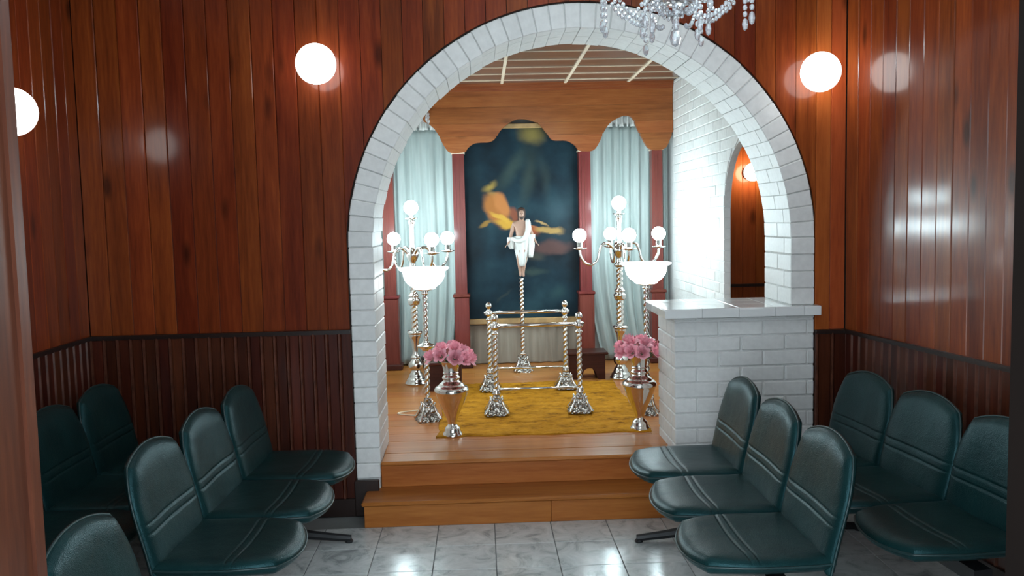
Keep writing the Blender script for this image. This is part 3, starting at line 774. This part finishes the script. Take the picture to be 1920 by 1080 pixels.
def torchiere(label, x, y, rz):
    t = thing('torchiere_lamp', label, 'floor lamp', (x, y, ZP), rz, None)
    foot_parts(t, 0, 0, .080, .150, .022)
    p = obj('post', mk(*g_twist(.0165, .14, .48, 2, .085), smooth=True), 'rope', t)
    p = obj('post', mk(*g_twist(.0165, .53, .86, 2, .085), smooth=True), 'rope', t)
    obj('collar', mk(*g_lathe(smoothprof([(.016, .47), (.030, .478), (.036, .488), (.052, .496), (.060, .506), (.050, .514), (.030, .524), (.018, .540)], 3), 20), smooth=True), 'chrome', t)
    obj('cup', mk(*g_lathe(smoothprof([(.018, .85), (.026, .858), (.020, .866), (.030, .874), (.055, .882), (.066, .892)], 3), 20), smooth=True), 'chrome', t)
    prof = smoothprof([(.050, .885), (.072, .890), (.078, .900), (.105, .920), (.128, .950), (.138, .985), (.140, 1.010)], 4)
    b = obj('bowl_shade', mk(*g_lathe(prof, 32), smooth=True), 'bowl', t)
    seg = 40; rings = []
    for r, z in ((.138, 1.006), (.152, 1.008), (.166, 1.018), (.170, 1.026), (.160, 1.030), (.140, 1.024), (.118, 1.012)):
        rings.append([(r*(1+.02*math.cos(10*a))*math.cos(a), r*(1+.02*math.cos(10*a))*math.sin(a), z) for a in [2*PI*k/seg for k in range(seg)]])
    obj('rim', mk(*g_loft(rings), smooth=True), 'bowl_rim', b)
    return t
torchiere('silver torchiere with a glowing white bowl, beside the vase far from the counter', -.385, 5.75, .3)
torchiere('silver torchiere with a glowing white bowl, half hidden behind the brick counter', 1.10, 5.75, -.2)

def candelabrum(label, x, y, ang):
    t = thing('candelabrum', label, 'candelabrum', (x, y, ZP))
    prof = smoothprof([(.088, .0), (.092, .012), (.080, .030), (.076, .045), (.062, .060), (.054, .085), (.040, .105), (.034, .12)], 3)
    obj('base', mk(*g_lathe(prof, 28), smooth=True), 'chrome', t)
    obj('lower_stem', mk(*g_lathe(smoothprof([(.034, .115), (.055, .13), (.060, .17), (.038, .20), (.028, .215), (.042, .225), (.030, .24), (.022, .27), (.027, .32), (.036, .37), (.050, .40), (.050, .415), (.060, .42), (.062, .435), (.050, .445)], 3), 24), smooth=True), 'chrome', t)
    obj('twist', mk(*g_twist(.027, .44, .66, 3, .12, .16, 18), smooth=True), 'rope', t)
    obj('knop', mk(*g_lathe(smoothprof([(.026, .65), (.044, .66), (.050, .68), (.052, .70), (.036, .715), (.046, .73), (.034, .745), (.024, .76)], 3), 24), smooth=True), 'chrome', t)
    obj('twist', mk(*g_twist(.024, .755, .93, 3, .12, .18, 18), smooth=True), 'rope', t)
    obj('hub', mk(*g_lathe(smoothprof([(.022, .92), (.040, .93), (.044, .95), (.028, .965), (.024, 1.0), (.036, 1.02), (.050, 1.05), (.052, 1.075), (.034, 1.10), (.020, 1.12), (.016, 1.20), (.020, 1.30), (.030, 1.335), (.016, 1.35)], 3), 24), smooth=True), 'chrome', t)
    obj('drip_pan', mk(*g_lathe([(.010, 1.348), (.048, 1.356), (.052, 1.364), (.030, 1.362), (.018, 1.372), (.018, 1.395)], 20), smooth=True), 'chrome', t)
    obj('bulb', mk(*g_sphere((0, 0, 1.445), .058, 20, 14), smooth=True), 'bulb', t)
    for k in range(4):
        a = ang+k*PI/2
        pts = [(.03, 1.06), (.085, 1.115), (.135, 1.115), (.165, 1.06), (.185, .985), (.230, .950), (.285, .965), (.322, 1.02), (.330, 1.075)]
        path = catmull([(r*math.cos(a), r*math.sin(a), z) for r, z in pts], 4)
        n = len(path)
        ar = obj('arm', mk(*g_tube(path, [.013-.003*math.sin(PI*i/n) for i in range(n)], 8), smooth=True), 'chrome', t)
        ex, ey = .33*math.cos(a), .33*math.sin(a)
        obj('drip_pan', mk(*g_lathe([(.010, 1.068), (.030, 1.072), (.056, 1.082), (.058, 1.088), (.030, 1.088), (.022, 1.10), (.024, 1.135), (.016, 1.145)], 18, ex, ey), smooth=True), 'chrome', ar)
        obj('bulb', mk(*g_sphere((ex, ey, 1.190), .056, 20, 14), smooth=True), 'bulb', t)
    return t
candelabrum('tall silver candelabrum of lit globes near the leg of the arch', -.560, 7.04, math.radians(32))
candelabrum('tall silver candelabrum of lit globes in front of the swept curtain', 1.130, 7.04, math.radians(4))

# ------------------------------------------------------------------ vases and roses
vprof = smoothprof([(.060, .0), (.064, .006), (.060, .016), (.052, .030), (.046, .050), (.030, .068), (.028, .082), (.034, .105), (.052, .150), (.072, .195), (.090, .240), (.100, .268), (.106, .280)], 4)
nprof = smoothprof([(.106, .278), (.107, .292), (.098, .308), (.082, .318), (.072, .330), (.054, .344), (.048, .356), (.056, .366), (.050, .378), (.044, .388), (.050, .396), (.046, .404), (.050, .430), (.058, .455), (.066, .470), (.058, .472), (.046, .440)], 4)
def rose_mesh():
    rnd = random.Random(4); V = []; Fs = []
    def petal(ang, r, h, wdt, curl, z0):
        o = len(V); nu, nv = 5, 5
        for i in range(nu):
            s = i/(nu-1)
            for j in range(nv):
                q = (j/(nv-1)-.5)*2; a = ang+q*wdt*(.55+.45*math.sin(PI*min(1, s*.85+.15)))
                rr = r*(.35+.65*math.sin(s*PI*.5))+curl*s**3+.003*math.cos(3*q)*s
                z = z0+h*s-curl*.7*s**4-.005*q*q*s
                V.append((rr*math.cos(a), rr*math.sin(a), z))
        for i in range(nu-1):
            for j in range(nv-1): b = o+i*nv+j; Fs.append((b, b+1, b+nv+1, b+nv))
    for lay, (n, r, h, wdt, curl, z0) in enumerate(((3, .008, .034, 1.3, .001, .012), (4, .014, .036, 1.0, .003, .008), (5, .021, .034, .85, .007, .004), (6, .026, .028, .72, .013, .0))):
        for k in range(n): petal(2*PI*k/n+lay*.7+rnd.uniform(-.1, .1), r, h, wdt, curl, z0)
    me = mk(V, Fs, True); me.materials.append(M['rose']); return me
rose_me = rose_mesh()
stem_me = mk(*g_tube([(0, 0, .004), (.002, .001, -.03), (0, 0, -.055)], .0028, 6)); stem_me.materials.append(M['stem'])
sep_me = mk(*join(*[([(0, 0, 0), (.010*math.cos(a+.5), .010*math.sin(a+.5), .002), (.028*math.cos(a), .028*math.sin(a), .004), (.010*math.cos(a-.5), .010*math.sin(a-.5), .002)], [(0, 1, 2, 3)]) for a in [2*PI*k/5 for k in range(5)]])); sep_me.materials.append(M['leaf'])
def vase(label, x, y, rlabel, grp, seed):
    t = thing('urn_vase', label, 'vase', (x, y, ZP))
    obj('body', mk(*g_lathe(vprof, 36), smooth=True), 'chrome', t)
    obj('neck', mk(*g_lathe(nprof, 36), smooth=True), 'chrome', t)
    rnd = random.Random(seed); spots = [(0, 0, .545)]
    for ringn, rr, zz in ((5, .058, .530), (9, .105, .495)):
        for k in range(ringn):
            a = 2*PI*k/ringn+rnd.uniform(-.2, .2)+ringn; spots.append((rr*math.cos(a), rr*math.sin(a), zz+rnd.uniform(-.018, .018)))
    for (sx, sy_, sz) in spots:
        r = thing('pink_rose', ('topmost '+rlabel) if sz == .545 else rlabel, 'flower', (x+sx, y+sy_, ZP+sz), 0, grp)
        tilt = min(1.1, math.hypot(sx, sy_)/.105*.95); a = math.atan2(sy_, sx)
        axis = Vector((-math.sin(a), math.cos(a), 0)); q = Matrix.Rotation(tilt, 4, axis) @ Matrix.Rotation(rnd.uniform(0, 6), 4, 'Z')
        r.rotation_euler = q.to_euler(); s = rnd.uniform(1.2, 1.5); r.scale = (s, s, s)
        obj('bloom', rose_me, None, r); obj('stem', stem_me, None, r); obj('sepal', sep_me, None, r)
vase('silver urn vase of pink roses on the rug corner by the torchiere and cord', -.207, 5.315, 'pink rose in the silver urn by the torchiere cord', 'roses in the urn by the cord', 2)
vase('silver urn vase of pink roses next to the brick counter', .972, 5.33, 'pink rose in the silver urn next to the brick counter', 'roses in the urn by the counter', 6)

# ------------------------------------------------------------------ rug
rnd = random.Random(1)
NXr, NYr = 150, 170; V = []; Fs = []
rx0, rx1, ry0, ry1 = -.30, 1.04, 5.265, 6.94
for j in range(NYr+1):
    for i in range(NXr+1):
        u, v = i/NXr, j/NYr; x = rx0+(rx1-rx0)*u; y = ry0+(ry1-ry0)*v
        e = min(u*(rx1-rx0), (1-u)*(rx1-rx0), v*(ry1-ry0), (1-v)*(ry1-ry0))
        wob = .022*noise.noise((x*6, y*6, 3))
        if e < .02: x += wob; y += wob*1.2
        z = .004+min(1, e/.03)*.006+.010*abs(noise.noise((x*14, y*30, 0)))+.006*noise.noise((x*45, y*60, 5))
        V.append((x-.38, y-6.15, max(.002, z)))
for j in range(NYr):
    for i in range(NXr): a = j*(NXr+1)+i; Fs.append((a, a+1, a+NXr+2, a+NXr+1))
nb = len(V)
bd = [i for i in range(NXr+1)]+[j*(NXr+1)+NXr for j in range(1, NYr+1)]+[NYr*(NXr+1)+i for i in range(NXr-1, -1, -1)]+[j*(NXr+1) for j in range(NYr-1, 0, -1)]
for b in bd: V.append((V[b][0], V[b][1], 0))
for k in range(len(bd)): k2 = (k+1) % len(bd); Fs.append((bd[k], bd[k2], nb+k2, nb+k))
rg = obj('shag_rug', mk(V, Fs, True), 'rug', None, (.38, 6.15, ZP)); rg['label'] = 'mustard yellow shaggy rug under the silver stands'; rg['category'] = 'rug'

# ------------------------------------------------------------------ statuette on a twisted pole
stt = thing('statuette_stand', 'tall twisted silver pole stand in front of the painting', 'stand', (.343, 7.50, ZP))
foot_parts(stt, 0, 0, .085, .16, .022)
obj('post', mk(*g_twist(.017, .15, .822, 2, .070), smooth=True), 'rope', stt)
obj('collar', mk(*g_lathe([(.015, .145), (.028, .15), (.030, .16), (.018, .172)], 16), smooth=True), 'chrome', stt)
SZ = 1.115
sg = thing('statuette', 'small robed figure with bare chest standing atop the twisted silver pole', 'statuette', (.350, 7.50, SZ))
def ell(cx, cy_, z, rx, ry, n=20, fold=0, nf=7, ph=0):
    return [(cx+(rx+fold*math.cos(nf*a+ph))*math.cos(a), cy_+(ry+fold*math.cos(nf*a+ph))*math.sin(a), z) for a in [2*PI*k/n for k in range(n)]]
def skin_body(name, V, E, R, material, parent, levels=2):
    me = bpy.data.meshes.new(name); bm = bmesh.new(); lay = bm.verts.layers.skin.verify()
    vs = [bm.verts.new(v) for v in V]
    for a, b in E: bm.edges.new((vs[a], vs[b]))
    for i, v in enumerate(vs): v[lay].radius = R[i] if isinstance(R[i], tuple) else (R[i], R[i]); v[lay].use_root = (i == 0)
    bm.to_mesh(me); bm.free(); o = obj(name, me, material, parent)
    s = o.modifiers.new('skin', 'SKIN'); s.use_smooth_shade = True
    o.modifiers.new('sub', 'SUBSURF').levels = levels; o.modifiers['sub'].render_levels = levels
    return o
# pelvis, waist, chest, neck, head base, head mid, crown ; shoulders, elbows, wrists, hands ; knees, ankles, toes
BV = [(0, 0, .31), (0, -.002, .37), (0, -.004, .44), (0, -.004, .495), (.004, -.008, .515), (.005, -.012, .552), (.005, -.008, .590),
      (-.062, 0, .468), (-.085, -.004, .385), (-.105, -.030, .315), (-.125, -.045, .290), (.062, 0, .468), (.086, -.004, .390), (.112, -.025, .325), (.130, -.040, .298),
      (-.022, -.004, .17), (-.014, .004, .045), (-.016, -.030, .012), (.022, -.006, .17), (.010, .002, .045), (.012, -.034, .010)]
BE = [(0, 1), (1, 2), (2, 3), (3, 4), (4, 5), (5, 6), (2, 7), (7, 8), (8, 9), (9, 10), (2, 11), (11, 12), (12, 13), (13, 14), (0, 15), (15, 16), (16, 17), (0, 18), (18, 19), (19, 20)]
BR = [(.050, .036), (.046, .032), (.058, .038), .017, (.020, .022), (.027, .031), (.022, .026), .023, .017, .012, (.010, .007), .023, .017, .012, (.010, .007), .030, .013, .011, .030, .013, .011]
skin_body('body', BV, BE, BR, 'skin', sg)
# fingers, face
for s_, hx in ((-1, -.125), (1, .130)):
    fs = []
    for k in range(4):
        o0 = (k-1.5)*.0045; fs.append(g_tube([(hx, -.045+o0, .290 if s_ < 0 else .298), (hx+s_*.011, -.052+o0, .279 if s_ < 0 else .287), (hx+s_*(.020-.002*abs(k-1.4)), -.057+o0, .266 if s_ < 0 else .274)], [.0032, .003, .0022], 6))
    fs.append(g_tube([(hx-s_*.004, -.052, .292 if s_ < 0 else .300), (hx+s_*.004, -.064, .286 if s_ < 0 else .294), (hx+s_*.010, -.070, .280 if s_ < 0 else .288)], [.0036, .0032, .0024], 6))
    obj('fingers', mk(*join(*fs), smooth=True), 'skin', sg)
obj('nose', mk(*g_loft([ell(.005, -.036, .535, .0055, .006, 8), ell(.005, -.037, .541, .0048, .007, 8), ell(.005, -.035, .556, .003, .004, 8)]), smooth=True), 'skin', sg)
obj('eyes', mk(*join(g_sphere((-.005, -.0365, .5575), .0032, 8, 6), g_sphere((.015, -.0365, .5575), .0032, 8, 6))), 'hair', sg)
hr = []
for i, z in enumerate((.500, .520, .545, .570, .592, .604, .610)):
    s = (.026, .031, .0335, .0345, .032, .022, .006)[i]; hr.append(ell(.005, .006+(.004 if z < .54 else 0), z, s, s*.88, 18, .0012, 6))
obj('hair', mk(*g_loft(hr), smooth=True), 'hair', sg)
obj('beard', mk(*g_loft([ell(.005, -.024, .502, .006, .006, 10), ell(.005, -.026, .512, .015, .012, 10), ell(.005, -.022, .524, .020, .014, 10), ell(.005, -.018, .532, .020, .012, 10)]), smooth=True), 'hair', sg)
# robe: skirt of folds, sash over one shoulder, two hanging ends
rings = []
for z, rx, ry, cx, fo in ((.098, .028, .026, .0, .003), (.115, .034, .030, .0, .004), (.16, .043, .036, .002, .005), (.22, .056, .043, .004, .006), (.28, .070, .050, .004, .006), (.33, .078, .054, .002, .005), (.355, .066, .048, 0, .003), (.362, .055, .040, 0, .001)):
    rings.append(ell(cx, -.002, z, rx, ry, 42, fo, 9, z*8))
rb = obj('robe', mk(*g_loft(rings), smooth=True), 'robe', sg)
sash = catmull([(-.085, -.040, .345), (-.040, -.058, .322), (.010, -.062, .330), (.046, -.056, .375), (.060, -.040, .43), (.058, -.012, .487), (.050, .022, .47), (.030, .040, .38)], 5)
obj('sash', mk(*g_tube(sash, [.014+.010*math.sin(PI*i/(len(sash)-1)) for i in range(len(sash))], 10), smooth=True), 'robe', rb)
for xs_, zt, zb_, wdt in ((-.084, .352, .250, .036), (.076, .375, .175, .040)):
    rg_ = []
    for i in range(8):
        t_ = i/7; z = zt+(zb_-zt)*t_; wv = wdt*(1-.55*t_); rg_.append(ell(xs_-(.012 if xs_ < 0 else -.006)*math.sin(t_*3), -.026, z, wv, .016*(1-.3*t_), 24, .003, 6, t_*3))
    obj('drape', mk(*g_loft(rg_), smooth=True), 'robe', rb)

# ------------------------------------------------------------------ stools, plant, cord
def stool(label, x, y, wdt):
    t = thing('kneeling_stool', label, 'stool', (x, y, ZP))
    h = .215
    obj('top', chambox(wdt+.05, .24, .022, .006, 'dark_red'), None, t, (0, 0, h))
    ol = [(-wdt/2, 0), (-wdt/2, h-.012), (wdt/2, h-.012), (wdt/2, 0), (wdt*.30, 0)]
    for k in range(9): a = PI*k/8; ol.append((wdt*.17*math.cos(a)+wdt*.06, .055+.038*math.sin(a)))
    ol.append((-wdt*.20, 0))
    obj('front_panel', mk(*g_prism(ol, -.105, -.085)), 'dark_red', t); obj('back_panel', mk(*g_prism(ol, .085, .105)), 'dark_red', t)
    for s in (-1, 1): obj('side_panel', chambox(.02, .17, h-.014, .003, 'dark_red'), None, t, (s*(wdt/2-.011), 0, (h-.014)/2))
stool('dark red wooden kneeling stool on the rug edge below the swept curtain', .850, 7.135, .30)
stool('dark wooden stool half hidden behind the roses by the cord', -.310, 6.82, .26)
pl = thing('potted_plant', 'small green plant in a dark pot behind the torchiere', 'plant', (-.455, 7.42, ZP))
obj('pot', mk(*g_lathe([(.060, 0), (.085, .14), (.092, .145), (.092, .165), (.080, .165), (.075, .15)], 20), smooth=False), 'pot', pl)
rnd = random.Random(3)
for k in range(9):
    a = 2*PI*k/9+rnd.uniform(-.2, .2); L = rnd.uniform(.12, .19); el = rnd.uniform(.5, 1.2); V = []; Fs = []
    for i in range(7):
        s = i/6; r = L*s*math.cos(el)*.9; z = .15+L*s*math.sin(el)-.05*s*s; wv = .028*math.sin(PI*min(1, s*.95+.05))
        for q in (-1, 0, 1): V.append((r*math.cos(a)-q*wv*math.sin(a), r*math.sin(a)+q*wv*math.cos(a), z+.006*abs(q)))
    for i in range(6):
        for q in range(2): b = i*3+q; Fs.append((b, b+1, b+4, b+3))
    obj('leaf', mk(V, Fs, True), 'leaf', pl)
cd = obj('power_cord', mk(*g_tube(catmull([(0, 0, .006), (-.06, .02, .006), (-.14, .06, .006), (-.17, .10, .006), (-.12, .14, .006), (-.04, .17, .006), (.03, .20, .006)], 6), .004, 6), smooth=True), 'cream', None, (-.44, 5.86, ZP))
cd['label'] = 'thin cream power cord looped on the platform by the torchiere foot'; cd['category'] = 'cord'
# crystal pendant under the valance bay
cpn = thing('crystal_pendant', 'small crystal pendant lamp peeking out below the valance beside the arch', 'pendant lamp', (-.535, 7.62, AZC))
obj('rod', mk(*g_tube([(0, 0, 0), (0, 0, -.24)], .006, 8)), 'chrome', cpn)
obj('ring', mk(*g_tube([(.105*math.cos(2*PI*k/24), .105*math.sin(2*PI*k/24), -.245) for k in range(24)], .006, 6, True), smooth=True), 'chrome', cpn)
obj('spoke', mk(*join(*[g_tube([(0, 0, -.235), (.105*math.cos(a), .105*math.sin(a), -.245)], .004, 6) for a in (0, PI/2, PI, 3*PI/2)])), 'chrome', cpn)
def g_bead(c, r, sz=1.2): return g_sphere(c, r, 8, 4, sz)
for k in range(12):
    a = 2*PI*k/12; x, y = .105*math.cos(a), .105*math.sin(a)
    obj('bead_strand', mk(*join(g_bead((x, y, -.262), .011), g_bead((x, y, -.288), .012), g_bead((x, y, -.325 if k % 3 == 0 else -.308), .013, 1.7))), 'bead', cpn)

# ------------------------------------------------------------------ crystal chandelier of the front room
chd = thing('crystal_chandelier', 'crystal bead chandelier hanging at the top in front of the arch', 'chandelier', (.74, 3.25, ZC))
obj('canopy', mk(*g_lathe([(.02, -.05), (.05, -.04), (.07, -.012), (.072, 0)], 24), smooth=True), 'chrome', chd)
obj('stem', mk(*g_lathe(smoothprof([(.012, -.60), (.030, -.58), (.018, -.54), (.012, -.40), (.030, -.36), (.014, -.32), (.010, -.05)], 3), 16), smooth=True), 'chrome', chd)
obj('dish', mk(*g_lathe(smoothprof([(.004, -.690), (.06, -.685), (.11, -.665), (.14, -.635), (.15, -.600), (.146, -.596), (.11, -.625), (.012, -.600)], 3), 32), smooth=True), 'chrome', chd)
for k in range(8):
    a = 2*PI*k/8+.2; ca_, sa_ = math.cos(a), math.sin(a)
    ar = obj('arm', mk(*g_tube(catmull([(r*ca_, r*sa_, z) for r, z in ((.02, -.52), (.10, -.60), (.20, -.62), (.27, -.58), (.285, -.53))], 4), .008, 8), smooth=True), 'chrome', chd)
    obj('drip_pan', mk(*g_lathe([(.008, -.545), (.040, -.535), (.042, -.528), (.012, -.525), (.011, -.47)], 16, .285*ca_, .285*sa_), smooth=True), 'chrome', ar)
    obj('bulb', mk(*g_lathe(smoothprof([(.008, -.472), (.018, -.455), (.020, -.435), (.010, -.405), (.002, -.385)], 3), 12, .285*ca_, .285*sa_), smooth=True), 'candle', chd)
    # long drop under each arm and a swag to the next arm
    n = 7 + (k % 3)
    beads = [g_bead((.285*ca_, .285*sa_, -.57-.024*i), .0095) for i in range(n)]+[g_bead((.285*ca_, .285*sa_, -.57-.024*n-.014), .012, 2.0)]
    obj('bead_strand', mk(*join(*beads)), 'bead', chd)
    a2 = 2*PI*(k+1)/8+.2; sw = []
    for i in range(1, 12):
        t = i/12; aa = a+(a2-a)*t; rr = .285-.02*math.sin(PI*t); sw.append(g_bead((rr*math.cos(aa), rr*math.sin(aa), -.60-.085*math.sin(PI*t)), .0085))
    obj('bead_strand', mk(*join(*sw)), 'bead', chd)
    sw = []
    for i in range(1, 13):
        t = i/13; rr = .27+(.10-.27)*t; sw.append(g_bead((rr*ca_, rr*sa_, -.60-.13*math.sin(PI*t*.62)-.02*t), .0085))
    obj('bead_strand', mk(*join(*sw)), 'bead', chd)
    am = a+PI/8; rr = .12
    obj('crystal_drop', mk(*join(g_bead((rr*math.cos(am), rr*math.sin(am), -.72), .009), g_bead((rr*math.cos(am), rr*math.sin(am), -.745), .010), g_bead((rr*math.cos(am), rr*math.sin(am), -.785), .0115, 2.1))), 'bead', chd)
obj('crystal_drop', mk(*join(g_bead((0, 0, -.71), .012), g_bead((0, 0, -.745), .016), g_bead((0, 0, -.81), .022, 1.5))), 'bead', chd)
for k in range(10):
    a = 2*PI*k/10; bs = []
    for i in range(1, 10):
        t = i/10; rr = .145+(0-.145)*t; bs.append(g_bead((rr*math.cos(a), rr*math.sin(a), -.625-.10*math.sin(PI*t/2)), .008))
    obj('bead_strand', mk(*join(*bs)), 'bead', chd)
